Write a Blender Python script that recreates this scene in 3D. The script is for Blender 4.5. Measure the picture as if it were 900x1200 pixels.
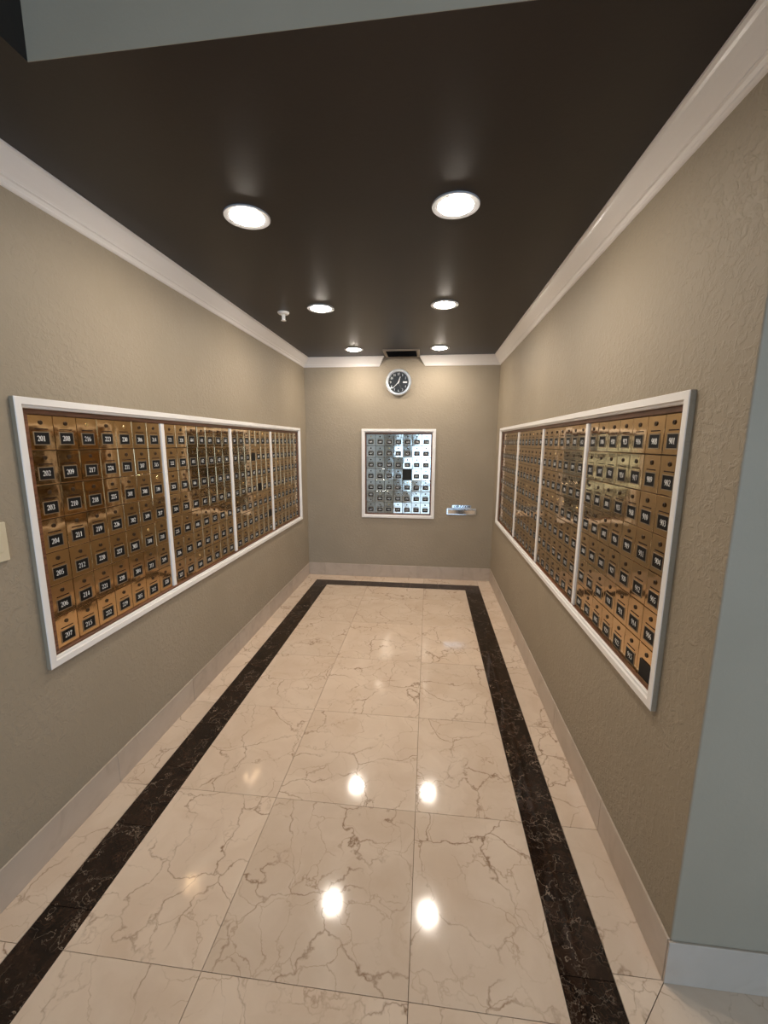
import bpy, bmesh, math, random
from mathutils import Vector, Matrix
random.seed(7)
for o in list(bpy.data.objects): bpy.data.objects.remove(o)
scn = bpy.context.scene
col = scn.collection

# ------------------------------------------------------------------ camera
F_PX, YAW, PITCH, ROLL, CAM_H = 479.24, 0.1075, 0.1678, 0.0051, 1.5477
cam_data = bpy.data.cameras.new('camera'); cam = bpy.data.objects.new('camera', cam_data); col.objects.link(cam)
cam_data.sensor_fit = 'VERTICAL'; cam_data.sensor_height = 36.0; cam_data.lens = F_PX / 1200.0 * 36.0
cam_data.clip_start = 0.02
cam.matrix_world = (Matrix.Translation((0, 0, CAM_H)) @ Matrix.Rotation(YAW, 4, 'Z')
                    @ Matrix.Rotation(math.pi / 2 - PITCH, 4, 'X') @ Matrix.Rotation(ROLL, 4, 'Z'))
scn.camera = cam

# ------------------------------------------------------------------ world, exposure
world = bpy.data.worlds.new('daylight'); scn.world = world; world.use_nodes = True
WB = world.node_tree.nodes['Background']
WB.inputs[0].default_value = (0.49, 0.72, 1.0, 1); WB.inputs[1].default_value = 4.3
scn.view_settings.view_transform = 'Standard'; scn.view_settings.look = 'None'
scn.view_settings.exposure = 0.37; scn.view_settings.gamma = 1.0
scn.view_settings.use_curve_mapping = False
LAMP_STRENGTH = 155.0
LAMP_COLOR = (1.0, 0.90, 0.78)

# room measures (metres): x across, y into the alcove, z up
XL, XR, YB, H = -1.383, 0.721, 4.566, 2.45
YC = 1.035                      # the alcove's open end
LX, LY, LH = 5.2, -4.6, 2.95    # lobby: right wall, rear wall, ceiling

# window opening of the lobby's rear wall
WX0, WX1, WZ0, WZ1 = -0.75, 4.6, 0.12, 2.55
pl = bpy.data.lights.new('window_portal', 'AREA'); pl.shape = 'RECTANGLE'; pl.size = WX1 - WX0; pl.size_y = WZ1 - WZ0
pl.cycles.is_portal = True
po = bpy.data.objects.new('window_portal', pl); col.objects.link(po)
po.location = ((WX0 + WX1) / 2, LY - 0.13, (WZ0 + WZ1) / 2); po.rotation_euler = (math.pi / 2, 0, 0)

# ------------------------------------------------------------------ helpers
def new_mat(name):
    m = bpy.data.materials.new(name); m.use_nodes = True
    nt = m.node_tree; b = nt.nodes['Principled BSDF']
    return m, nt, b
def nd(nt, t, **kw):
    n = nt.nodes.new(t)
    for k, v in kw.items(): setattr(n, k, v)
    return n
def lk(nt, a, b): nt.links.new(a, b)
def simple(name, c, rough=0.5, metal=0.0, spec=0.5):
    m, nt, b = new_mat(name)
    b.inputs['Base Color'].default_value = (*c, 1); b.inputs['Roughness'].default_value = rough
    b.inputs['Metallic'].default_value = metal; b.inputs['Specular IOR Level'].default_value = spec
    return m
def ramp(nt, stops):
    r = nd(nt, 'ShaderNodeValToRGB'); e = r.color_ramp.elements
    while len(e) < len(stops): e.new(0.5)
    for el, (p, c) in zip(e, stops):
        el.position = p; el.color = (*c, 1) if len(c) == 3 else c
    return r

def link(name, me, mat=None, parent=None, loc=None, rot=None):
    o = bpy.data.objects.new(name, me); col.objects.link(o)
    if mat is not None and me is not None and not me.materials: me.materials.append(mat)
    if parent is not None: o.parent = parent
    if loc is not None: o.location = loc
    if rot is not None: o.rotation_euler = rot
    return o
def empty(name, loc=(0, 0, 0), rotz=0, parent=None):
    o = bpy.data.objects.new(name, None); col.objects.link(o); o.location = loc; o.rotation_euler = (0, 0, rotz)
    o.empty_display_size = 0.05
    if parent: o.parent = parent
    return o
def tag(o, label, cat, group=None):
    o['label'] = label; o['category'] = cat
    if group: o['group'] = group
    return o
def struct(o): o['kind'] = 'structure'; return o
def bm_mesh(bm, name, mat=None, smooth=False):
    bmesh.ops.recalc_face_normals(bm, faces=bm.faces[:])
    me = bpy.data.meshes.new(name); bm.to_mesh(me); bm.free()
    if mat: me.materials.append(mat)
    if smooth:
        for p in me.polygons: p.use_smooth = True
    return me
def add_box(bm, x0, x1, y0, y1, z0, z1, bevel=0.0, seg=1):
    r = bmesh.ops.create_cube(bm, size=1)
    vs = r['verts']
    for v in vs:
        v.co.x = x0 + (v.co.x + .5) * (x1 - x0); v.co.y = y0 + (v.co.y + .5) * (y1 - y0); v.co.z = z0 + (v.co.z + .5) * (z1 - z0)
    if bevel:
        es = list({e for v in vs for e in v.link_edges})
        bmesh.ops.bevel(bm, geom=es, offset=bevel, segments=seg, affect='EDGES', profile=0.5)
def box_mesh(name, x0, x1, y0, y1, z0, z1, mat=None, bevel=0.0, seg=1):
    bm = bmesh.new(); add_box(bm, x0, x1, y0, y1, z0, z1, bevel, seg); return bm_mesh(bm, name, mat)
def add_lathe(bm, prof, n=24, M=None):
    """profile [(radius, height)] turned about local z"""
    rings = []
    for r, h in prof:
        if r < 1e-6: rings.append([bm.verts.new((0, 0, h))])
        else: rings.append([bm.verts.new((r * math.cos(2 * math.pi * i / n), r * math.sin(2 * math.pi * i / n), h)) for i in range(n)])
    for a, b in zip(rings, rings[1:]):
        for i in range(n):
            j = (i + 1) % n
            if len(a) == 1 and len(b) == 1: continue
            if len(a) == 1: bm.faces.new((a[0], b[i], b[j]))
            elif len(b) == 1: bm.faces.new((a[i], a[j], b[0]))
            else: bm.faces.new((a[i], a[j], b[j], b[i]))
    if M is not None:
        for r in rings:
            for v in r: v.co = M @ v.co
TO_WALL = Matrix.Rotation(math.pi / 2, 4, 'X')      # lathe axis z -> -y (out of a wall facing -y)
def lathe_mesh(name, prof, mat, n=24, M=None, smooth=True):
    bm = bmesh.new(); add_lathe(bm, prof, n, M); me = bm_mesh(bm, name, mat)
    if smooth:
        for p in me.polygons: p.use_smooth = True
        me.set_sharp_from_angle(angle=math.radians(35))
    return me
def sweep_mesh(name, prof, start, end, mat):
    """profile points [(a, b)]; start(a,b), end(a,b) give the two end positions of each"""
    bm = bmesh.new()
    A = [bm.verts.new(start(*p)) for p in prof]; B = [bm.verts.new(end(*p)) for p in prof]
    n = len(prof)
    for i in range(n):
        j = (i + 1) % n
        bm.faces.new((A[i], A[j], B[j], B[i]))
    bm.faces.new(A); bm.faces.new(list(reversed(B)))
    return bm_mesh(bm, name, mat)

# ------------------------------------------------------------------ materials
def wall_paint(name, relief):
    m, nt, b = new_mat(name)
    g = nd(nt, 'ShaderNodeNewGeometry')
    n1 = nd(nt, 'ShaderNodeTexNoise'); n1.inputs['Scale'].default_value = 42; n1.inputs['Detail'].default_value = 4; n1.inputs['Roughness'].default_value = .6
    n1.inputs['Distortion'].default_value = 0.6
    n2 = nd(nt, 'ShaderNodeTexNoise'); n2.inputs['Scale'].default_value = 90; n2.inputs['Detail'].default_value = 2
    n3 = nd(nt, 'ShaderNodeTexNoise'); n3.inputs['Scale'].default_value = 2.2; n3.inputs['Detail'].default_value = 2
    for n in (n1, n2, n3): lk(nt, g.outputs['Position'], n.inputs['Vector'])
    r1 = ramp(nt, [(0.46, (0, 0, 0)), (0.60, (1, 1, 1))]); lk(nt, n1.outputs['Fac'], r1.inputs[0])
    r3 = ramp(nt, [(0.38, (.25, .25, .25)), (0.68, (1, 1, 1))]); lk(nt, n3.outputs['Fac'], r3.inputs[0])
    mu = nd(nt, 'ShaderNodeMath', operation='MULTIPLY'); lk(nt, r1.outputs[0], mu.inputs[0]); lk(nt, r3.outputs[0], mu.inputs[1])
    ad = nd(nt, 'ShaderNodeMath', operation='MULTIPLY_ADD'); ad.inputs[1].default_value = .25
    lk(nt, n2.outputs['Fac'], ad.inputs[0]); lk(nt, mu.outputs[0], ad.inputs[2])
    bp = nd(nt, 'ShaderNodeBump'); bp.inputs['Strength'].default_value = relief; bp.inputs['Distance'].default_value = .004
    lk(nt, ad.outputs[0], bp.inputs['Height']); lk(nt, bp.outputs[0], b.inputs['Normal'])
    rc = ramp(nt, [(0.3, (0.330, 0.275, 0.200)), (0.7, (0.367, 0.306, 0.226))]); lk(nt, n3.outputs['Fac'], rc.inputs[0])
    lk(nt, rc.outputs[0], b.inputs['Base Color'])
    b.inputs['Roughness'].default_value = .55; b.inputs['Specular IOR Level'].default_value = .3
    return m
def ceiling_paint():
    m, nt, b = new_mat('dark_brown_satin_ceiling')
    g = nd(nt, 'ShaderNodeNewGeometry')
    n = nd(nt, 'ShaderNodeTexNoise'); n.inputs['Scale'].default_value = 3; n.inputs['Detail'].default_value = 3
    lk(nt, g.outputs['Position'], n.inputs['Vector'])
    rc = ramp(nt, [(0.3, (0.0125, 0.0093, 0.0090)), (0.7, (0.0158, 0.0118, 0.0112))]); lk(nt, n.outputs['Fac'], rc.inputs[0]); lk(nt, rc.outputs[0], b.inputs['Base Color'])
    n2 = nd(nt, 'ShaderNodeTexNoise'); n2.inputs['Scale'].default_value = 60; lk(nt, g.outputs['Position'], n2.inputs['Vector'])
    bp = nd(nt, 'ShaderNodeBump'); bp.inputs['Strength'].default_value = .05; bp.inputs['Distance'].default_value = .004
    lk(nt, n2.outputs['Fac'], bp.inputs['Height']); lk(nt, bp.outputs[0], b.inputs['Normal'])
    b.inputs['Roughness'].default_value = .42
    return m
def marble(name, base_a, base_b, vein, vein2, scale, rough, warp=.30, w1=.016, w2=.022, k1=1.0, k2=.6, lo=0.0, spec=.42):
    m, nt, b = new_mat(name)
    g = nd(nt, 'ShaderNodeNewGeometry'); oi = nd(nt, 'ShaderNodeObjectInfo')
    mul = nd(nt, 'ShaderNodeMath', operation='MULTIPLY'); mul.inputs[1].default_value = 57.0; lk(nt, oi.outputs['Random'], mul.inputs[0])
    cmb = nd(nt, 'ShaderNodeCombineXYZ'); lk(nt, mul.outputs[0], cmb.inputs[0]); lk(nt, mul.outputs[0], cmb.inputs[2])
    add = nd(nt, 'ShaderNodeVectorMath', operation='ADD'); lk(nt, g.outputs['Position'], add.inputs[0]); lk(nt, cmb.outputs[0], add.inputs[1])
    wn = nd(nt, 'ShaderNodeTexNoise'); wn.inputs['Scale'].default_value = 4.0 * scale; wn.inputs['Detail'].default_value = 5; wn.inputs['Roughness'].default_value = .55
    lk(nt, add.outputs[0], wn.inputs['Vector'])
    sub = nd(nt, 'ShaderNodeVectorMath', operation='SUBTRACT'); sub.inputs[1].default_value = (.5, .5, .5); lk(nt, wn.outputs['Color'], sub.inputs[0])
    sc = nd(nt, 'ShaderNodeVectorMath', operation='SCALE'); sc.inputs['Scale'].default_value = warp / scale; lk(nt, sub.outputs[0], sc.inputs[0])
    wp = nd(nt, 'ShaderNodeVectorMath', operation='ADD'); lk(nt, add.outputs[0], wp.inputs[0]); lk(nt, sc.outputs[0], wp.inputs[1])
    def veins(s, width, mask_scale, lo, hi, k):
        v = nd(nt, 'ShaderNodeTexVoronoi', feature='DISTANCE_TO_EDGE'); v.inputs['Scale'].default_value = s; lk(nt, wp.outputs[0], v.inputs['Vector'])
        r = ramp(nt, [(0.0, (1, 1, 1)), (width, (.45, .45, .45)), (width * 2.6, (0, 0, 0))]); lk(nt, v.outputs['Distance'], r.inputs[0])
        mn = nd(nt, 'ShaderNodeTexNoise'); mn.inputs['Scale'].default_value = mask_scale; mn.inputs['Detail'].default_value = 4; mn.inputs['Roughness'].default_value = .65; lk(nt, add.outputs[0], mn.inputs['Vector'])
        mr = ramp(nt, [(lo, (0, 0, 0)), (hi, (1, 1, 1))]); lk(nt, mn.outputs['Fac'], mr.inputs[0])
        mm = nd(nt, 'ShaderNodeMath', operation='MULTIPLY'); lk(nt, r.outputs[0], mm.inputs[0]); lk(nt, mr.outputs[0], mm.inputs[1])
        m3 = nd(nt, 'ShaderNodeMath', operation='MULTIPLY'); m3.inputs[1].default_value = k; lk(nt, mm.outputs[0], m3.inputs[0])
        return m3
    cl = nd(nt, 'ShaderNodeTexNoise'); cl.inputs['Scale'].default_value = 3.4 * scale; cl.inputs['Detail'].default_value = 6; cl.inputs['Distortion'].default_value = .8
    lk(nt, wp.outputs[0], cl.inputs['Vector'])
    base = ramp(nt, [(0.28, base_a), (0.72, base_b)]); lk(nt, cl.outputs['Fac'], base.inputs[0])
    hv = nd(nt, 'ShaderNodeHueSaturation'); lk(nt, base.outputs[0], hv.inputs['Color'])
    mv = nd(nt, 'ShaderNodeMapRange'); mv.inputs['To Min'].default_value = .93; mv.inputs['To Max'].default_value = 1.06; lk(nt, oi.outputs['Random'], mv.inputs['Value']); lk(nt, mv.outputs[0], hv.inputs['Value'])
    last = hv.outputs[0]
    for v, cvein in ((veins(2.9 * scale, w1, 4.0 * scale, .40 + lo, .60, k1), vein), (veins(6.8 * scale, w2, 5.0 * scale, .44 + lo, .66, k2), vein2)):
        mx = nd(nt, 'ShaderNodeMix', data_type='RGBA'); mx.inputs['B'].default_value = (*cvein, 1); lk(nt, v.outputs[0], mx.inputs['Factor']); lk(nt, last, mx.inputs['A']); last = mx.outputs['Result']
    lk(nt, last, b.inputs['Base Color']); b.inputs['Specular IOR Level'].default_value = spec
    rn = nd(nt, 'ShaderNodeTexNoise'); rn.inputs['Scale'].default_value = 35; rn.inputs['Detail'].default_value = 3; lk(nt, add.outputs[0], rn.inputs['Vector'])
    rr = nd(nt, 'ShaderNodeMapRange'); rr.inputs['To Min'].default_value = rough * .7; rr.inputs['To Max'].default_value = rough * 1.35; lk(nt, rn.outputs['Fac'], rr.inputs['Value'])
    lk(nt, rr.outputs[0], b.inputs['Roughness'])
    return m
def brushed(name, c, c2, rough, wav):
    m, nt, b = new_mat(name)
    tc = nd(nt, 'ShaderNodeNewGeometry'); oi = nd(nt, 'ShaderNodeObjectInfo')
    n = nd(nt, 'ShaderNodeTexNoise'); n.inputs['Scale'].default_value = 9; n.inputs['Detail'].default_value = 2; lk(nt, tc.outputs['Position'], n.inputs['Vector'])
    bp = nd(nt, 'ShaderNodeBump'); bp.inputs['Strength'].default_value = wav; bp.inputs['Distance'].default_value = .01
    lk(nt, n.outputs['Fac'], bp.inputs['Height']); lk(nt, bp.outputs[0], b.inputs['Normal'])
    n2 = nd(nt, 'ShaderNodeTexNoise'); n2.inputs['Scale'].default_value = 30; n2.inputs['Detail'].default_value = 4; lk(nt, tc.outputs['Position'], n2.inputs['Vector'])
    rr = nd(nt, 'ShaderNodeMapRange'); rr.inputs['To Min'].default_value = rough * .6; rr.inputs['To Max'].default_value = rough * 1.5; lk(nt, n2.outputs['Fac'], rr.inputs['Value']); lk(nt, rr.outputs[0], b.inputs['Roughness'])
    mx = nd(nt, 'ShaderNodeMix', data_type='RGBA'); mx.inputs['A'].default_value = (*c, 1); mx.inputs['B'].default_value = (*c2, 1); lk(nt, oi.outputs['Random'], mx.inputs['Factor'])
    lk(nt, mx.outputs['Result'], b.inputs['Base Color'])
    b.inputs['Metallic'].default_value = 1.0
    return m
def wood():
    m, nt, b = new_mat('reddish_brown_wood')
    g = nd(nt, 'ShaderNodeNewGeometry'); mp = nd(nt, 'ShaderNodeMapping'); mp.inputs['Scale'].default_value = (6, 6, 90); lk(nt, g.outputs['Position'], mp.inputs['Vector'])
    n = nd(nt, 'ShaderNodeTexNoise'); n.inputs['Scale'].default_value = 1.5; n.inputs['Detail'].default_value = 4; lk(nt, mp.outputs[0], n.inputs['Vector'])
    r = ramp(nt, [(0.3, (0.10, 0.042, 0.022)), (0.7, (0.22, 0.095, 0.052))]); lk(nt, n.outputs['Fac'], r.inputs[0]); lk(nt, r.outputs[0], b.inputs['Base Color'])
    b.inputs['Roughness'].default_value = .35
    return m
M_WALL = wall_paint('tan_textured_paint', .5); M_SMOOTH = wall_paint('tan_smooth_paint', .07); M_CEIL = ceiling_paint()
M_CREAM = marble('cream_marble', (0.62, 0.475, 0.355), (0.72, 0.58, 0.455), (0.19, 0.095, 0.042), (0.28, 0.16, 0.085), 1.15, .085, w1=.0065, w2=.010, k1=.85, k2=.65, lo=-.04)
def baseboard_stone():
    m, nt, b = new_mat('cream_marble_baseboard')
    g = nd(nt, 'ShaderNodeNewGeometry'); oi = nd(nt, 'ShaderNodeObjectInfo')
    n = nd(nt, 'ShaderNodeTexNoise'); n.inputs['Scale'].default_value = 7; n.inputs['Detail'].default_value = 5; n.inputs['Distortion'].default_value = 1.2; lk(nt, g.outputs['Position'], n.inputs['Vector'])
    r = ramp(nt, [(.30, (0.44, 0.355, 0.28)), (.48, (0.50, 0.41, 0.33)), (.75, (0.53, 0.44, 0.36))]); lk(nt, n.outputs['Fac'], r.inputs[0])
    hv = nd(nt, 'ShaderNodeHueSaturation'); lk(nt, r.outputs[0], hv.inputs['Color'])
    mv = nd(nt, 'ShaderNodeMapRange'); mv.inputs['To Min'].default_value = .94; mv.inputs['To Max'].default_value = 1.07; lk(nt, oi.outputs['Random'], mv.inputs['Value']); lk(nt, mv.outputs[0], hv.inputs['Value'])
    lk(nt, hv.outputs[0], b.inputs['Base Color']); b.inputs['Roughness'].default_value = .28
    return m
M_BASEB = baseboard_stone()
M_DARK = marble('dark_brown_marble', (0.005, 0.003, 0.0022), (0.034, 0.018, 0.011), (0.42, 0.33, 0.25), (0.11, 0.06, 0.036), 2.6, .07, warp=.95, w1=.007, w2=.02, k1=.8, k2=.8, spec=.36)
M_GROUT = simple('brown_grout', (0.24, 0.155, 0.095), .8)
M_WHITE = simple('white_gloss_paint', (0.86, 0.83, 0.80), .32)
M_CROWN = simple('white_crown_paint', (0.86, 0.82, 0.785), .30)
M_BRASS = brushed('polished_brass', (0.55, 0.38, 0.205), (0.63, 0.445, 0.25), .060, .09)
M_SILVER = brushed('polished_aluminium', (0.66, 0.645, 0.57), (0.84, 0.82, 0.74), .10, .16)
M_BACK = simple('dark_brown_backing', (0.09, 0.045, 0.02), .5)
M_BACKSHADE = simple('cavity_shade_backing', (0.004, 0.004, 0.004), .7)  # black stands in for the shade inside the box lacking its door
M_WOOD = wood()
M_CARD = simple('black_number_card', (0.005, 0.005, 0.006), .5, 0, .2)
M_HOLDER = simple('dull_nickel_holder', (0.34, 0.27, 0.19), .45, 0.9)
M_INK = simple('white_numerals', (0.85, 0.85, 0.83), .5)
M_LOCK = simple('dark_bronze_lock', (0.06, 0.035, 0.018), .4, .6)
M_LOCKB = simple('bright_brass_lock', (0.80, 0.62, 0.34), .22, 1.0)
M_SLOT = simple('dark_slot', (0.02, 0.008, 0.004), .8, 0, .2)
M_CHROME = simple('chrome', (0.82, 0.84, 0.85), .12, 1.0)
M_CLOCKRIM = simple('satin_silver_rim', (0.80, 0.83, 0.86), .28, 0.85)
M_DIAL = simple('black_dial', (0.006, 0.010, 0.013), .3)
M_TAUPE = simple('taupe_vent_paint', (0.33, 0.29, 0.24), .5)
M_DUCT = simple('dark_duct', (0.012, 0.012, 0.014), .8)
M_ALMOND = simple('almond_plastic', (0.66, 0.58, 0.42), .35)
M_TRIMRING = simple('white_lamp_trim', (0.42, 0.42, 0.43), .5)
M_ALU = simple('window_frame_metal', (0.5, 0.5, 0.5), .4, .8)
def lamp_mat():
    m, nt, b = new_mat('lit_lamp_lens')
    b.inputs['Base Color'].default_value = (.9, .9, .9, 1)
    b.inputs['Emission Color'].default_value = (*LAMP_COLOR, 1); b.inputs['Emission Strength'].default_value = LAMP_STRENGTH
    return m
M_LAMP = lamp_mat()
def pane_mat(name, fac):
    m = bpy.data.materials.new(name); m.use_nodes = True; nt = m.node_tree
    nt.nodes.remove(nt.nodes['Principled BSDF']); out = nt.nodes['Material Output']
    t = nd(nt, 'ShaderNodeBsdfTransparent'); gl = nd(nt, 'ShaderNodeBsdfGlossy'); gl.inputs['Roughness'].default_value = .02
    mx = nd(nt, 'ShaderNodeMixShader'); mx.inputs[0].default_value = fac
    lk(nt, t.outputs[0], mx.inputs[1]); lk(nt, gl.outputs[0], mx.inputs[2]); lk(nt, mx.outputs[0], out.inputs[0])
    return m
M_PANE = pane_mat('clear_window_glass', .06)
M_GLASS = pane_mat('clock_glass', .05)

# ------------------------------------------------------------------ the setting
def wall(name, *a, mat=None): return struct(link(name, box_mesh(name, *a, mat=mat or M_WALL)))
T = .12
# niches for the mailboxes: (along0, along1, z0, z1), 3 cm deep
ND = .030
NZ0, NZ1 = .740, 1.662
NL = (1.288, 4.284); NR = (1.271, 4.266); NB = (-.708, .034)
def niche_boxes(bm, f, a0, a1, h0, h1, n0, n1, z0, z1):
    """f(a0, a1, d0, d1, z0, z1) adds a box: a along the wall, d into the wall"""
    f(a0, n0, 0, T, h0, h1); f(n1, a1, 0, T, h0, h1); f(n0, n1, 0, T, h0, z0); f(n0, n1, 0, T, z1, h1); f(n0, n1, ND, T, z0, z1)
bm = bmesh.new(); niche_boxes(bm, lambda a, b, d0, d1, z0, z1: add_box(bm, a, b, YB + d0, YB + d1, z0, z1), XL - T, XR + T, 0, H + .05, *NB, NZ0, NZ1)
struct(link('wall_back', bm_mesh(bm, 'wall_back', M_WALL)))
bm = bmesh.new(); niche_boxes(bm, lambda a, b, d0, d1, z0, z1: add_box(bm, XL - d1, XL - d0, a, b, z0, z1), LY - T, YB, 0, LH, *NL, NZ0, NZ1)
struct(link('wall_left', bm_mesh(bm, 'wall_left', M_WALL)))
bm = bmesh.new(); niche_boxes(bm, lambda a, b, d0, d1, z0, z1: add_box(bm, XR + d0, XR + d1, a, b, z0, z1), YC + T, YB, 0, LH, *NR, NZ0, NZ1)
struct(link('wall_right', bm_mesh(bm, 'wall_right', M_WALL)))
bm = bmesh.new(); add_box(bm, XR, LX + T, YC, YC + T, 0, LH)
es = [e for e in bm.edges if all(abs(v.co.x - XR) < 1e-5 and abs(v.co.y - YC) < 1e-5 for v in e.verts)]
bmesh.ops.bevel(bm, geom=es, offset=.005, segments=3, affect='EDGES', profile=.5)
me = bm_mesh(bm, 'wall_return', M_SMOOTH); me.materials.append(M_WALL)
for p in me.polygons:
    if p.normal.x < -.8: p.material_index = 1        # its end lies in the plane of the right wall
struct(link('wall_return', me))
FYL, FYR = 1.055, 1.0265          # the fascia over the opening stands very slightly askew
def prism(name, poly, z0, z1, mat):
    bm = bmesh.new(); A = [bm.verts.new((x, y, z0)) for x, y in poly]; B = [bm.verts.new((x, y, z1)) for x, y in poly]
    for i in range(len(poly)):
        j = (i + 1) % len(poly); bm.faces.new((A[i], A[j], B[j], B[i]))
    bm.faces.new(list(reversed(A))); bm.faces.new(B)
    return bm_mesh(bm, name, mat)
wall('wall_header', XL, XR, 1.06, 1.16, H + .05, LH)
struct(link('wall_fascia', prism('wall_fascia', [(-.985, FYL), (XR, FYR), (XR, FYR + .0012), (-.985, FYL + .0012)], H, LH, M_SMOOTH)))
wall('wall_lobby_right', LX, LX + T, LY - T, YC, 0, LH)
bm = bmesh.new()
add_box(bm, XL, WX0, LY - T, LY, 0, LH); add_box(bm, WX1, LX, LY - T, LY, 0, LH)
add_box(bm, WX0, WX1, LY - T, LY, 0, WZ0); add_box(bm, WX0, WX1, LY - T, LY, WZ1, LH)
struct(link('wall_lobby_rear', bm_mesh(bm, 'wall_lobby_rear', M_WALL)))
# ceilings: dark over the alcove and along the left wall, lighter above the lobby
struct(link('ceiling', prism('ceiling', [(XL, LY), (-.985, LY), (-.985, FYL + .0012), (XR, FYR + .0012), (XR, YB), (XL, YB)], H, H + .05, M_CEIL)))
struct(link('ceiling_soffit', box_mesh('ceiling_soffit', -1.035, -0.985, LY, FYL, H + .05, LH, M_CEIL)))
M_LOBBYC = simple('lobby_ceiling_paint', (0.62, 0.60, 0.55), .6)
struct(link('ceiling_lobby', box_mesh('ceiling_lobby', XL - T, LX + T, LY - T, YC + T, LH, LH + .05, M_LOBBYC)))
# the lobby window
w = struct(empty('window_1', ((WX0 + WX1) / 2, LY - .06, WZ0)))
ww, wh = WX1 - WX0, WZ1 - WZ0
bm = bmesh.new()
for a in ((-ww / 2, -ww / 2 + .06, 0, wh), (ww / 2 - .06, ww / 2, 0, wh), (-ww / 2 + .06, ww / 2 - .06, 0, .06), (-ww / 2 + .06, ww / 2 - .06, wh - .06, wh)):
    add_box(bm, a[0], a[1], -.03, .03, a[2], a[3])
link('window_frame', bm_mesh(bm, 'window_frame', M_ALU), parent=w)
mul = box_mesh('mullion', -.03, .03, -.03, .03, .06, wh - .06, M_ALU)
for k in (1, 2): link('mullion', mul, parent=w, loc=(-ww / 2 + ww * k / 3, 0, 0))
pane = box_mesh('pane', -ww / 6 + .03, ww / 6 - .03, -.003, .003, .06, wh - .06, M_PANE)
for k in range(3): link('pane', pane, parent=w, loc=(-ww / 2 + ww * (k + .5) / 3, 0, 0))

# floor: grout bed with every slab laid on it
floor = struct(link('floor', box_mesh('floor', XL - T, LX + T, LY - T, YB + T, -.06, -.010, M_GROUT)))
GAP = .0009
tile_cache = {}
def slab(poly, mat, parent=floor, name='tile'):
    """poly: outline in floor coordinates (counter-clockwise), shrunk by the joint"""
    cx = sum(p[0] for p in poly) / len(poly); cy = sum(p[1] for p in poly) / len(poly)
    rel = [(p[0] - cx, p[1] - cy) for p in poly]
    key = (mat.name, tuple((round(a, 4), round(b, 4)) for a, b in rel))
    me = tile_cache.get(key)
    if me is None:
        n = len(rel); ins = {}
        def inset(d):
            out = []
            for i in range(n):
                p0, p1, p2 = Vector(rel[i - 1]), Vector(rel[i]), Vector(rel[(i + 1) % n])
                e1 = (p1 - p0).normalized(); e2 = (p2 - p1).normalized()
                n1 = Vector((-e1.y, e1.x)); n2 = Vector((-e2.y, e2.x))
                bis = (n1 + n2); k = d / max(.2, (1 + n1.dot(n2)))
                out.append(p1 + bis * k)
            return out
        bm = bmesh.new()
        o0 = inset(GAP); o1 = inset(GAP + .0002)
        A = [bm.verts.new((p.x, p.y, -.010)) for p in o0]; B = [bm.verts.new((p.x, p.y, -.0006)) for p in o0]; C = [bm.verts.new((p.x, p.y, 0)) for p in o1]
        for i in range(n):
            j = (i + 1) % n
            bm.faces.new((A[i], A[j], B[j], B[i])); bm.faces.new((B[i], B[j], C[j], C[i]))
        bm.faces.new(C); bm.faces.new(list(reversed(A)))
        me = bm_mesh(bm, name, mat); tile_cache[key] = me
    return link(name, me, parent=parent, loc=(cx, cy, 0))
def rect(x0, x1, y0, y1, mat, name='tile'): return slab([(x0, y0), (x1, y0), (x1, y1), (x0, y1)], mat, name=name)
SLO, SLI = XL + .139, XL + .296          # dark strip, left
SRO, SRI = XR - .145, XR - .302          # dark strip, right
SBO, SBI = YB - .177, YB - .334          # dark strip, back
FY = [.905 + .605 * k for k in range(-9, 6)]
FXs = [-.635 + .6125 * k for k in range(0, 10)]
LYI = YC - .145; LYD = LYI - .157        # the strip turns the corner into the lobby
def spans(cuts, a, b):
    c = [a] + [v for v in sorted(cuts) if a + .02 < v < b - .02] + [b]
    return list(zip(c, c[1:]))
# field
for y0, y1 in spans(FY, LYD, SBI):
    for x0, x1 in spans(FXs, SLI, SRI): rect(x0, x1, y0, y1, M_CREAM)
for y0, y1 in spans(FY, LY, LYD):
    for x0, x1 in spans(FXs, SLI, LX): rect(x0, x1, y0, y1, M_CREAM)
# light border
for y0, y1 in spans(FY, LY, YB): rect(XL, SLO, y0, y1, M_CREAM)
for y0, y1 in spans([y for y in FY if y > YC + .1], YC, YB):
    rect(SRO, XR, y0, y1, M_CREAM)
slab([(SRO, LYI), (XR, YC), (SRO, YC)], M_CREAM)
for k, (x0, x1) in enumerate(spans([XR + .61 * i for i in range(1, 8)], XR, LX)):
    if k == 0: slab([(SRO, LYI), (x1, LYI), (x1, YC), (XR, YC)], M_CREAM)
    else: rect(x0, x1, LYI, YC, M_CREAM)
for x0, x1 in spans(FXs, SLO, SRO): rect(x0, x1, SBO, YB, M_CREAM)
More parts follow.
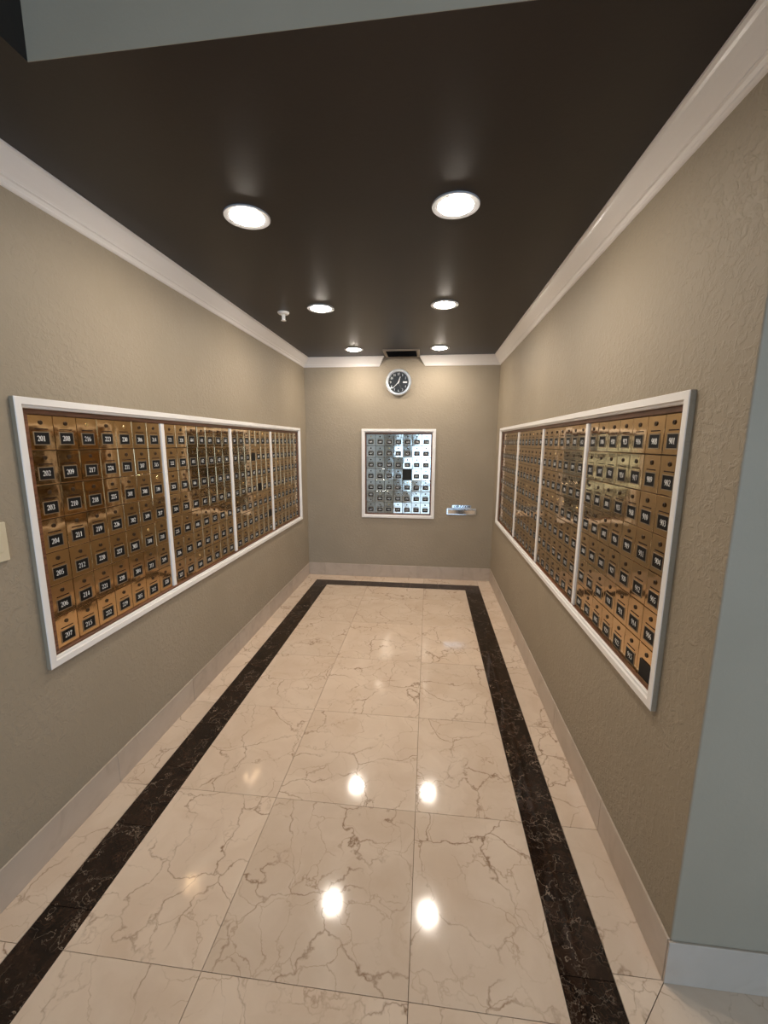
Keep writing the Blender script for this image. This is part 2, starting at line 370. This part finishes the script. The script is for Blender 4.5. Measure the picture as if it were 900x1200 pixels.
# dark strip
DY = [1.015 + .305 * k for k in range(-18, 13)]
for y0, y1 in spans(DY, LY, SBI): rect(SLO, SLI, y0, y1, M_DARK, 'strip_tile')
for y0, y1 in spans(DY, LYI, SBI): rect(SRI, SRO, y0, y1, M_DARK, 'strip_tile')
slab([(SLO, SBI), (SLI, SBI), (SLI, SBO), (SLO, SBO)], M_DARK, name='strip_tile')
slab([(SRI, SBI), (SRO, SBI), (SRO, SBO), (SRI, SBO)], M_DARK, name='strip_tile')
for x0, x1 in spans([SLI + .305 * k for k in range(1, 6)], SLI, SRI): rect(x0, x1, SBI, SBO, M_DARK, 'strip_tile')
slab([(SRI, LYD), (SRO, LYI), (SRI, LYI)], M_DARK, name='strip_tile')
for k, (x0, x1) in enumerate(spans([SRO + .305 * i for i in range(1, 16)], SRO, LX)):
    if k == 0: slab([(SRI, LYD), (x1, LYD), (x1, LYI), (SRO, LYI)], M_DARK, name='strip_tile')
    else: rect(x0, x1, LYD, LYI, M_DARK, 'strip_tile')

# baseboards: stone pieces in a row, each a little proud of the wall
BH, BT = .146, .007
def baseboard(name, p0, p1, cuts, rotz, ends=0):
    """local x runs along the wall, -y points into the room"""
    root = struct(empty(name, (p0[0], p0[1], 0), rotz))
    L = math.hypot(p1[0] - p0[0], p1[1] - p0[1])
    for a, b in spans(cuts, 0, L):
        link('stone', box_mesh('stone', a + .0006, b - .0006, -BT, 0, 0.0005, BH, M_BASEB, bevel=.0012), parent=root)
    return root
baseboard('baseboard_back', (XL, YB), (XR, YB), [.20, .735, 1.27, 1.80], 0)
baseboard('baseboard_left', (XL, LY), (XL, YB - BT), [.905 - LY + .605 * k for k in range(-9, 7)], math.pi / 2)
baseboard('baseboard_right', (XR, YB - BT), (XR, YC + .001), [YB - y for y in FY if y > YC + .2], -math.pi / 2)
baseboard('baseboard_return', (XR - BT, YC), (LX, YC), [.61 * k for k in range(1, 8)], 0)

# crown moulding
CP, CZ = .072, .096
PROF = [(0, 0), (CP, 0), (CP, -.007), (CP - .008, -.012), (CP - .012, -.020), (CP - .022, -.034), (CP - .035, -.049), (.026, -.060), (.021, -.066),
        (.021, -.070), (.015, -.073), (.010, -.082), (.010, -.088), (.006, -.093), (0, -CZ)]
def crown(n, s, e):
    o = struct(link('trim_%d' % n, sweep_mesh('crown', PROF, s, e, M_CROWN))); o['label'] = 'white crown moulding'; return o
crown(1, lambda p, z: (XL + p, LY, H + z), lambda p, z: (XL + p, YB - p, H + z))
crown(2, lambda p, z: (XR - p, YC + .004, H + z), lambda p, z: (XR - p, YB - p, H + z))
crown(3, lambda p, z: (XL + p, YB - p, H + z), lambda p, z: (-.552 + .058 * (CZ + z) / CZ, YB - p, H + z))
crown(4, lambda p, z: (-.060 - .064 * (CZ + z) / CZ, YB - p, H + z), lambda p, z: (XR - p, YB - p, H + z))

# ------------------------------------------------------------------ numerals (serif strokes)
def arc(cx, cy, rx, ry, a0, a1, n=12, thick=.15, thin=.055):
    out = []
    for i in range(n + 1):
        a = math.radians(a0 + (a1 - a0) * i / n)
        out.append((cx + rx * math.cos(a), cy + ry * math.sin(a), thin + (thick - thin) * abs(math.cos(a)) ** 1.3))
    return out
def ln(*pts, w=.06): return [(x, y, w) for x, y in pts]
K, S = .15, .055
GLYPH = {
 '0': [arc(.27, .5, .19, .46, 0, 360, 20)],
 '1': [ln((.28, .96), (.28, .02), w=K), ln((.10, .80), (.30, .94), w=S), ln((.10, .025), (.46, .025), w=S)],
 '2': [arc(.26, .72, .18, .25, 165, -28, 10), ln((.42, .60), (.28, .33), (.07, .07), w=.085), ln((.05, .065), (.48, .065), w=.12), ln((.47, .05), (.50, .22), w=S)],
 '3': [arc(.24, .75, .17, .22, 160, -75, 10), arc(.23, .28, .20, .25, 85, -150, 12)],
 '4': [ln((.37, .96), (.37, .02), w=K), ln((.36, .94), (.04, .30), w=S), ln((.03, .28), (.52, .28), w=.09)],
 '5': [ln((.14, .92), (.46, .92), w=.12), ln((.15, .94), (.11, .55), w=S), arc(.24, .31, .20, .29, 115, -145, 12)],
 '6': [arc(.27, .30, .19, .27, 0, 360, 18), arc(.46, .34, .40, .60, 185, 98, 10)],
 '7': [ln((.06, .91), (.50, .91), w=.13), ln((.07, .93), (.05, .72), w=S), ln((.49, .90), (.32, .5), (.24, .02), w=.12)],
 '8': [arc(.27, .73, .165, .22, 0, 360, 16), arc(.27, .27, .195, .25, 0, 360, 18)],
 '9': [arc(.27, .70, .19, .27, 0, 360, 18), arc(.08, .66, .40, .60, 5, -82, 10)],
 'O': [arc(.30, .5, .24, .46, 0, 360, 20)],
 'B': [ln((.14, .02), (.14, .98), w=K), arc(.16, .74, .24, .22, 90, -90, 8), arc(.16, .27, .30, .25, 90, -90, 8)],
 'T': [ln((.28, .02), (.28, .95), w=K), ln((.04, .93), (.52, .93), w=.1)],
 'I': [ln((.26, .02), (.26, .98), w=K)],
 'N': [ln((.10, .02), (.10, .98), w=.09), ln((.12, .95), (.46, .05), w=K), ln((.48, .02), (.48, .98), w=.09)],
}
def add_text(bm, s, h, cx, cz, y, adv=.56, slant=0.0, squeeze=1.0):
    """numerals standing in the local xz plane, read from -y"""
    total = (len(s) * adv) * h * squeeze
    for i, ch in enumerate(s):
        ox = cx - total / 2 + i * adv * h * squeeze
        for st in GLYPH[ch]:
            n = len(st); L = []; R = []
            closed = math.hypot(st[0][0] - st[-1][0], st[0][1] - st[-1][1]) < 1e-6
            for k in range(n):
                a = st[k - 1] if k > 0 else (st[-2] if closed else st[0]); b = st[k + 1] if k < n - 1 else (st[1] if closed else st[-1])
                dx, dy = b[0] - a[0], b[1] - a[1]; l = math.hypot(dx, dy) or 1
                nx, ny = -dy / l * st[k][2] / 2, dx / l * st[k][2] / 2
                for side, lst in ((1, L), (-1, R)):
                    gx, gy = st[k][0] + side * nx, st[k][1] + side * ny
                    lst.append(bm.verts.new((ox + (gx + slant * gy) * h * squeeze, y, cz - h / 2 + gy * h)))
            for k in range(n - 1): bm.faces.new((R[k], R[k + 1], L[k + 1], L[k]))
def text_mesh(name, s, h, cx, cz, y, mat, **kw):
    bm = bmesh.new(); add_text(bm, s, h, cx, cz, y, **kw)
    me = bpy.data.meshes.new(name); bm.to_mesh(me); bm.free(); me.materials.append(mat); return me

# ------------------------------------------------------------------ mailboxes
CW, CH = .1026, .1265            # one door's pitch
DZ0 = .7555                      # lower edge of the lowest doors
PW = .748                        # pitch of the panels
Y_BACK, Y_DOOR = .0295, .0205    # local y (plus = into the wall)
def door_mesh(name, mat, w=CW - .0022, h=CH - .0022):
    bm = bmesh.new(); add_box(bm, -w / 2, w / 2, -.0055, 0, -h / 2, h / 2)
    es = [e for e in bm.edges if all(abs(v.co.y + .0055) < 1e-6 for v in e.verts)]
    bmesh.ops.bevel(bm, geom=es, offset=.0016, segments=2, affect='EDGES', profile=.5)
    return bm_mesh(bm, name, mat)
ME_DOOR = {'brass': door_mesh('door_brass', M_BRASS), 'silver': door_mesh('door_silver', M_SILVER)}
ME_DOORN = door_mesh('door_narrow', M_BRASS, w=CW - .014)
lock_prof = [(0, .0012), (.0030, .0012), (.0032, .0030), (.0068, .0030), (.0078, .0022), (.0080, 0)]
ME_LOCK = lathe_mesh('lock', lock_prof, M_LOCK, 14, TO_WALL)
ME_LOCKB = lathe_mesh('lock_bright', lock_prof, M_LOCKB, 14, TO_WALL)
ME_SLOT = box_mesh('slot', -.027, .027, -.0006, .0002, -.0018, .0018, M_SLOT)
def holder_mesh():
    bm = bmesh.new(); W, Hh, t, d = .064, .049, .0032, .0014
    for a in ((-W / 2, W / 2, Hh / 2 - t, Hh / 2), (-W / 2, W / 2, -Hh / 2, -Hh / 2 + t), (-W / 2, -W / 2 + t, -Hh / 2 + t, Hh / 2 - t), (W / 2 - t, W / 2, -Hh / 2 + t, Hh / 2 - t)):
        add_box(bm, a[0], a[1], -d, 0, a[2], a[3])
    return bm_mesh(bm, 'card_holder', M_HOLDER)
ME_HOLDER = holder_mesh()
ME_CARD = box_mesh('number_card', -.0290, .0290, -.0007, 0, -.0213, .0213, M_CARD)
ME_CARDBIG = box_mesh('number_card_blank', -.034, .034, -.0019, 0, -.030, .030, M_CARD)
def units(start_floor):
    fl = start_floor
    while True:
        for u in range(1, 32):
            if u != 13: yield '%d%02d' % (fl, u)
        fl += 1
        if fl == 13: fl += 1
num_cache = {}
def mailbox_panel(loc, rotz, label, seq, kind, right_to_left=False, blanks=(), special=None, group=None):
    root = tag(empty('mailbox_cabinet', loc, rotz), label, 'mailboxes', group)
    half = CW * 3.5
    link('backing', box_mesh('backing', -half, half, Y_DOOR + .0002, Y_BACK, DZ0, DZ0 + 7 * CH, M_BACKSHADE if kind == 'silver' else M_BACK), parent=root)
    special = special or {}
    for c in range(7):
        cx = ((3 - c) if right_to_left else (c - 3)) * CW
        for r in range(7):
            cz = DZ0 + (6 - r + .5) * CH
            sp = special.get((c, r))
            if not (sp == 'no_unit'): num = next(seq)
            if sp == 'missing': continue
            jit = .0120 if kind == 'silver' else .0060
            d = link('door', ME_DOORN if sp == 'gap' else ME_DOOR[kind], parent=root, loc=(cx + (.004 if sp == 'gap' else 0), Y_DOOR, cz),
                     rot=(random.gauss(0, jit * .8), math.pi if sp == 'upside' else random.gauss(0, .0012), random.gauss(0, jit)))
            bright = random.random() < (.10 if kind == 'brass' else .15)
            f = -.0055
            link('lock', ME_LOCKB if bright else ME_LOCK, parent=d, loc=(random.uniform(-.001, .001), f, .0360))
            link('slot', ME_SLOT, parent=d, loc=(0, f, .0125))
            if (c, r) in blanks:
                link('number_card', ME_CARDBIG, parent=d, loc=(0, f, -.0208)); continue
            jx, jz = random.uniform(-.0015, .0015), -.0208 + random.uniform(-.001, .001)
            link('card_holder', ME_HOLDER, parent=d, loc=(jx, f, jz))
            link('number_card', ME_CARD, parent=d, loc=(jx, f, jz))
            me = num_cache.get(num)
            if me is None: me = num_cache[num] = text_mesh('number', num, .0195, 0, 0, 0, M_INK, squeeze=1.0 if len(num) < 4 else .82)
            link('number', me, parent=d, loc=(jx + random.uniform(-.002, .002), f - .0010, jz + random.uniform(-.001, .001)))
    return root
FRT = .017
def mailbox_surround(loc, rotz, a0, a1, z0, z1, niche, dividers, label):
    """white moulded frame on the wall, wood strips lining the niche, white dividers; local x along the wall"""
    root = tag(empty('mailbox_surround', loc, rotz), label, 'frame')
    P = [(0, 0), (0, -FRT + .002), (.002, -FRT), (.024, -FRT), (.026, -.010), (.034, -.008), (.036, -.004), (.036, 0)]
    def piece(nm, st, en):
        me = sweep_mesh(nm, P, st, en, M_WHITE); me.materials.append(M_WALL)
        me.polygons[0].material_index = 1      # outer edge carries the wall's paint
        link(nm, me, parent=root)
    piece('rail', lambda t, y: (a0 + t, y, z1 - t), lambda t, y: (a1 - t, y, z1 - t))
    piece('rail', lambda t, y: (a0 + t, y, z0 + t), lambda t, y: (a1 - t, y, z0 + t))
    piece('stile', lambda t, y: (a0 + t, y, z0 + t), lambda t, y: (a0 + t, y, z1 - t))
    piece('stile', lambda t, y: (a1 - t, y, z0 + t), lambda t, y: (a1 - t, y, z1 - t))
    n0, n1, d0, d1 = niche           # niche ends, doors' ends
    ztop = DZ0 + 7 * CH
    for b in ((n0 + .0005, n1 - .0005, .006, .0295, ztop + .0004, NZ1 - .0005), (n0 + .0005, n1 - .0005, .004, .0295, NZ0 + .0005, DZ0 - .0004),
              (n0 + .0005, d0 - .0006, .008, .0295, DZ0 - .0003, ztop + .0003), (d1 + .0006, n1 - .0005, .008, .0295, DZ0 - .0003, ztop + .0003)):
        if b[1] - b[0] > .003: link('wood_strip', box_mesh('wood_strip', *b, M_WOOD, bevel=.001), parent=root)
    if dividers:
        bm = bmesh.new(); add_box(bm, -.0130, .0130, .0075, .0290, DZ0 + .001, ztop - .001, .0015); me = bm_mesh(bm, 'divider', M_WHITE)
        for x in dividers: link('divider', me, parent=root, loc=(x, 0, 0))
    return root
FZ0, FZ1 = .712, 1.695
DW = CW * 7
G4 = 'brass mailbox cabinets set into the long walls'
# left bank: local x = y of the room
LD0 = 1.3157
seqL = units(2)
labs = ['brass mailbox cabinet with doors numbered 201 to 320, beside the light switch',
        'brass mailbox cabinet starting with door 321, second from the light switch',
        'brass mailbox cabinet third from the light switch, with three blank black cards',
        'brass mailbox cabinet on the light switch wall, next to the clock wall']
for k in range(4):
    mailbox_panel((XL, LD0 + k * PW + DW / 2, 0), math.pi / 2, labs[k], seqL, 'brass', blanks={2: ((3, 1), (4, 3), (6, 5))}.get(k, ()),
                  special={1: {(3, 0): 'gap'}}.get(k), group=G4)
mailbox_surround((XL, 0, 0), math.pi / 2, 1.252, 4.318, FZ0, FZ1, (*NL, LD0, LD0 + 3 * PW + DW), [LD0 + k * PW - (PW - DW) / 2 for k in (1, 2, 3)],
                 'white frame with dividers around the four brass cabinets beside the light switch')
# right bank: local x = -y of the room; numbered from its open end
RD0 = 1.2987
seqR = units(9)
labs = ['brass mailbox cabinet with doors numbered from 901, nearest the open corner of the alcove',
        'brass mailbox cabinet second from the open corner, beside the one starting at 901',
        'brass mailbox cabinet third from the open corner, on the wall of box 901',
        'brass mailbox cabinet on the wall of box 901, next to the clock wall']
for k in range(4):
    mailbox_panel((XR, RD0 + k * PW + DW / 2, 0), -math.pi / 2, labs[k], seqR, 'brass', right_to_left=True, blanks={0: ((0, 6),)}.get(k, ()), group=G4)
mailbox_surround((XR, 0, 0), -math.pi / 2, -4.300, -1.237, FZ0 + .014, FZ1, (-NR[1], -NR[0], -(RD0 + 3 * PW + DW), -RD0), [-(RD0 + k * PW - (PW - DW) / 2) for k in (1, 2, 3)],
                 'white frame with dividers around the four brass cabinets holding box 901')
seqB = units(16)
BCX = (-.746 + .072) / 2
mailbox_panel((BCX, YB, 0), 0, 'silver mailbox cabinet with one missing door, under the wall clock', seqB, 'silver', special={(4, 3): 'missing', (0, 5): 'upside'})
mailbox_surround((0, YB, 0), 0, -.746, .072, .706, 1.697, (*NB, BCX - DW / 2, BCX + DW / 2), [], 'small white moulded frame around the silver mailboxes under the clock')

# ------------------------------------------------------------------ recessed downlights
ring_prof = [(.068, -.0048), (.087, -.0056), (.0905, -.0058), (.092, -.004), (.092, 0), (.068, 0)]
ME_RING = lathe_mesh('trim_ring', ring_prof, M_TRIMRING, 40)
lens_prof = [(.067, 0), (.067, -.004), (.055, -.0085), (.035, -.0115), (.015, -.0128), (0, -.013)]
ME_LENS = lathe_mesh('lens', lens_prof, M_LAMP, 32)
side = {-.756: 'on the sprinkler side', .081: 'on the side of box 901'}
spot = {1.767: 'closest to the opening', 2.918: 'level with the sprinkler', 4.168: 'beside the ceiling vent'}
for x in side:
    for y in spot:
        d = tag(empty('recessed_downlight', (x, y, H)), 'round recessed downlight %s, %s' % (side[x], spot[y]), 'ceiling light', 'recessed downlights in the dark ceiling')
        link('trim_ring', ME_RING, parent=d); link('lens', ME_LENS, parent=d)

for x, y, where in ((-.1, -1.9, 'beside the dark soffit'), (2.6, -2.9, 'away from the dark soffit')):  # unseen lamps added to warm the lobby mirrored in the silver doors
    d = tag(empty('recessed_downlight', (x, y, LH)), 'unseen added downlight in the pale lobby ceiling, ' + where, 'ceiling light', 'added downlights in the lobby ceiling')
    link('trim_ring', ME_RING, parent=d); link('lens', ME_LENS, parent=d)

# ------------------------------------------------------------------ sprinkler
s = tag(empty('fire_sprinkler', (-1.042, 2.981, H)), 'small white pendent fire sprinkler on the dark ceiling', 'sprinkler')
link('escutcheon', lathe_mesh('escutcheon', [(0, 0), (.041, 0), (.041, -.005), (.034, -.013), (.020, -.015), (.017, -.012), (.015, -.004), (0, -.004)], M_WHITE, 24), parent=s)
bm = bmesh.new(); add_lathe(bm, [(0, -.003), (.009, -.003), (.009, -.012), (.006, -.014), (0, -.014)], 12)
for sx in (-1, 1):
    add_box(bm, sx * .009 - .0025, sx * .009 + .0025, -.003, .003, -.048, -.010)
add_lathe(bm, [(0, -.014), (.0055, -.014), (.0055, -.050), (0, -.050)], 8)
link('sprinkler_head', bm_mesh(bm, 'sprinkler_head', M_WHITE), parent=s)
link('deflector', lathe_mesh('deflector', [(0, -.047), (.006, -.047), (.018, -.053), (.018, -.056), (0, -.055)], M_WHITE, 18), parent=s)

# ------------------------------------------------------------------ ceiling vent
v = tag(empty('ceiling_vent', (-.297, 4.365, H)), 'taupe framed ceiling air vent above the wall clock', 'vent')
VW, VD, VF = .182, .170, .032
link('duct', box_mesh('duct', -VW + .01, VW - .01, -VD + .01, VD - .01, -.003, -.0005, M_DUCT), parent=v)
PV = [(0, 0), (0, -.006), (.006, -.012), (VF - .004, -.012), (VF, -.008), (VF, 0)]
for nm, st, en in (('far', lambda t, z: (-VW + t, VD - t, z), lambda t, z: (VW - t, VD - t, z)), ('near', lambda t, z: (-VW + t, -VD + t, z), lambda t, z: (VW - t, -VD + t, z)),
                   ('l', lambda t, z: (-VW + t, -VD + t, z), lambda t, z: (-VW + t, VD - t, z)), ('r', lambda t, z: (VW - t, -VD + t, z), lambda t, z: (VW - t, VD - t, z))):
    link('frame', sweep_mesh('vent_frame', PV, st, en, M_TAUPE), parent=v)
bm = bmesh.new()
M = Matrix.Rotation(math.radians(40), 4, 'X')
add_box(bm, -VW + VF, VW - VF, -.010, .010, -.0006, .0006)
for q in bm.verts: q.co = M @ q.co
lou = bm_mesh(bm, 'louvre', M_DUCT)
for k in range(9): link('louvre', lou, parent=v, loc=(0, -VD + VF + .018 + k * .030, -.0085))

# ------------------------------------------------------------------ wall clock
c = tag(empty('wall_clock', (-.341, YB, 2.187)), 'round silver rimmed wall clock with black dial under the vent', 'clock')
R = .140
link('case', lathe_mesh('case', [(0, 0), (R - .012, 0), (R - .002, .008), (R, .022), (R - .004, .034), (R - .012, .040), (R - .022, .040), (R - .030, .034), (R - .0305, .024), (0, .024)], M_CLOCKRIM, 56, TO_WALL), parent=c)
dial = link('dial', lathe_mesh('dial', [(0, .0255), (R - .031, .0255), (R - .031, .0245), (0, .0245)], M_DIAL, 56, TO_WALL), parent=c)
for hnum in range(1, 13):
    if hnum == 3: continue
    a = math.radians(90 - 30 * hnum)
    link('numeral', text_mesh('numeral', str(hnum), .024, .086 * math.cos(a), .086 * math.sin(a), -.0262, M_INK, adv=.52), parent=dial)
bm = bmesh.new()
for k in range(60):
    if k % 5 == 0: continue
    a = math.radians(6 * k); r0, r1, hw = .102, .106, .0007
    ca, sa = math.cos(a), math.sin(a)
    vs = [bm.verts.new((rr * ca - ss * hw * sa, -.0262, rr * sa + ss * hw * ca)) for rr, ss in ((r0, -1), (r1, -1), (r1, 1), (r0, 1))]
    bm.faces.new(vs)
link('minute_track', bm_mesh(bm, 'minute_track', M_INK), parent=dial)
link('date_window', box_mesh('date_window', .048, .092, -.0268, -.0255, -.008, .008, M_INK), parent=dial)
def hand(name, length, tail, w0, w1, deg, y, mat):
    bm = bmesh.new(); pts = [(-w0 * .6, -tail), (w0 * .6, -tail), (w0, 0), (w1 * 1.0, length * .92), (0, length), (-w1 * 1.0, length * .92), (-w0, 0)]
    A = [bm.verts.new((p[0], y, p[1])) for p in pts]; B = [bm.verts.new((p[0], y - .0012, p[1])) for p in pts]
    n = len(pts)
    for i in range(n): bm.faces.new((A[i], A[(i + 1) % n], B[(i + 1) % n], B[i]))
    bm.faces.new(A); bm.faces.new(list(reversed(B)))
    link(name, bm_mesh(bm, name, mat), parent=c, rot=(0, math.radians(deg), 0))
hand('hour_hand', .062, .014, .0045, .0035, 18.5, -.0275, M_INK)
hand('minute_hand', .092, .016, .0035, .0025, 225, -.0290, M_INK)
hand('second_hand', .085, .022, .0012, .0007, 156, -.0304, M_HOLDER)
link('hub', lathe_mesh('hub', [(0, .0255), (.007, .0255), (.007, .0322), (0, .0330)], M_INK, 16, TO_WALL), parent=c)
link('glass', lathe_mesh('glass', [(0, .0375), (R - .029, .0362), (R - .029, .0352), (0, .0365)], M_GLASS, 48, TO_WALL), parent=c)

# ------------------------------------------------------------------ chrome mail slot on the back wall
ms = tag(empty('mail_slot', (.375, YB, .798)), 'small chrome mail slot with raised letters beside the silver mailboxes', 'mail slot')
bm = bmesh.new(); P = [(0, 0), (0, -.010), (.003, -.013), (.010, -.013), (.012, -.009), (.012, 0)]
link('slot_frame', box_mesh('slot_frame', -.163, .163, -.010, 0, -.040, .034, M_CHROME, bevel=.003, seg=2), parent=ms)
bm.free()
bm = bmesh.new(); add_box(bm, -.148, .148, -.006, 0, -.026, .022, .0015)
rt = Matrix.Rotation(math.radians(9), 4, 'X')
for q in bm.verts: q.co = rt @ q.co
link('flap', bm_mesh(bm, 'flap', M_CHROME), parent=ms, loc=(0, -.0135, -.004))
link('hinge', lathe_mesh('hinge', [(0, -.148), (.004, -.148), (.004, .148), (0, .148)], M_CHROME, 12, Matrix.Rotation(math.pi / 2, 4, 'Y') ), parent=ms, loc=(0, -.013, .024))
link('letter_plate', box_mesh('letter_plate', -.105, .105, -.004, 0, .036, .070, M_CHROME, bevel=.001), parent=ms)
link('lettering', text_mesh('lettering', 'OBTION', .026, 0, .053, -.0048, M_CARD, slant=.25, adv=.62, squeeze=1.9), parent=ms)

# ------------------------------------------------------------------ light switch
sw = tag(empty('light_switch', (XL, 1.117, 1.2215), math.pi / 2), 'almond plastic light switch plate beside the 201 mailboxes', 'light switch')
link('plate', box_mesh('plate', -.058, .058, -.007, 0, -.0645, .0645, M_ALMOND, bevel=.003, seg=2), parent=sw)
for x in (-.023, .023):
    link('rocker', box_mesh('rocker', x - .0165, x + .0165, -.0105, -.0068, -.033, .033, M_ALMOND, bevel=.0015), parent=sw)
ME_SCREW = lathe_mesh('screw', [(0, .0082), (.0025, .008), (.0032, .0068), (0, .0068)], M_ALMOND, 10, TO_WALL)
for x in (-.023, .023):
    for z in (-.048, .048): link('screw', ME_SCREW, parent=sw, loc=(x, 0, z))
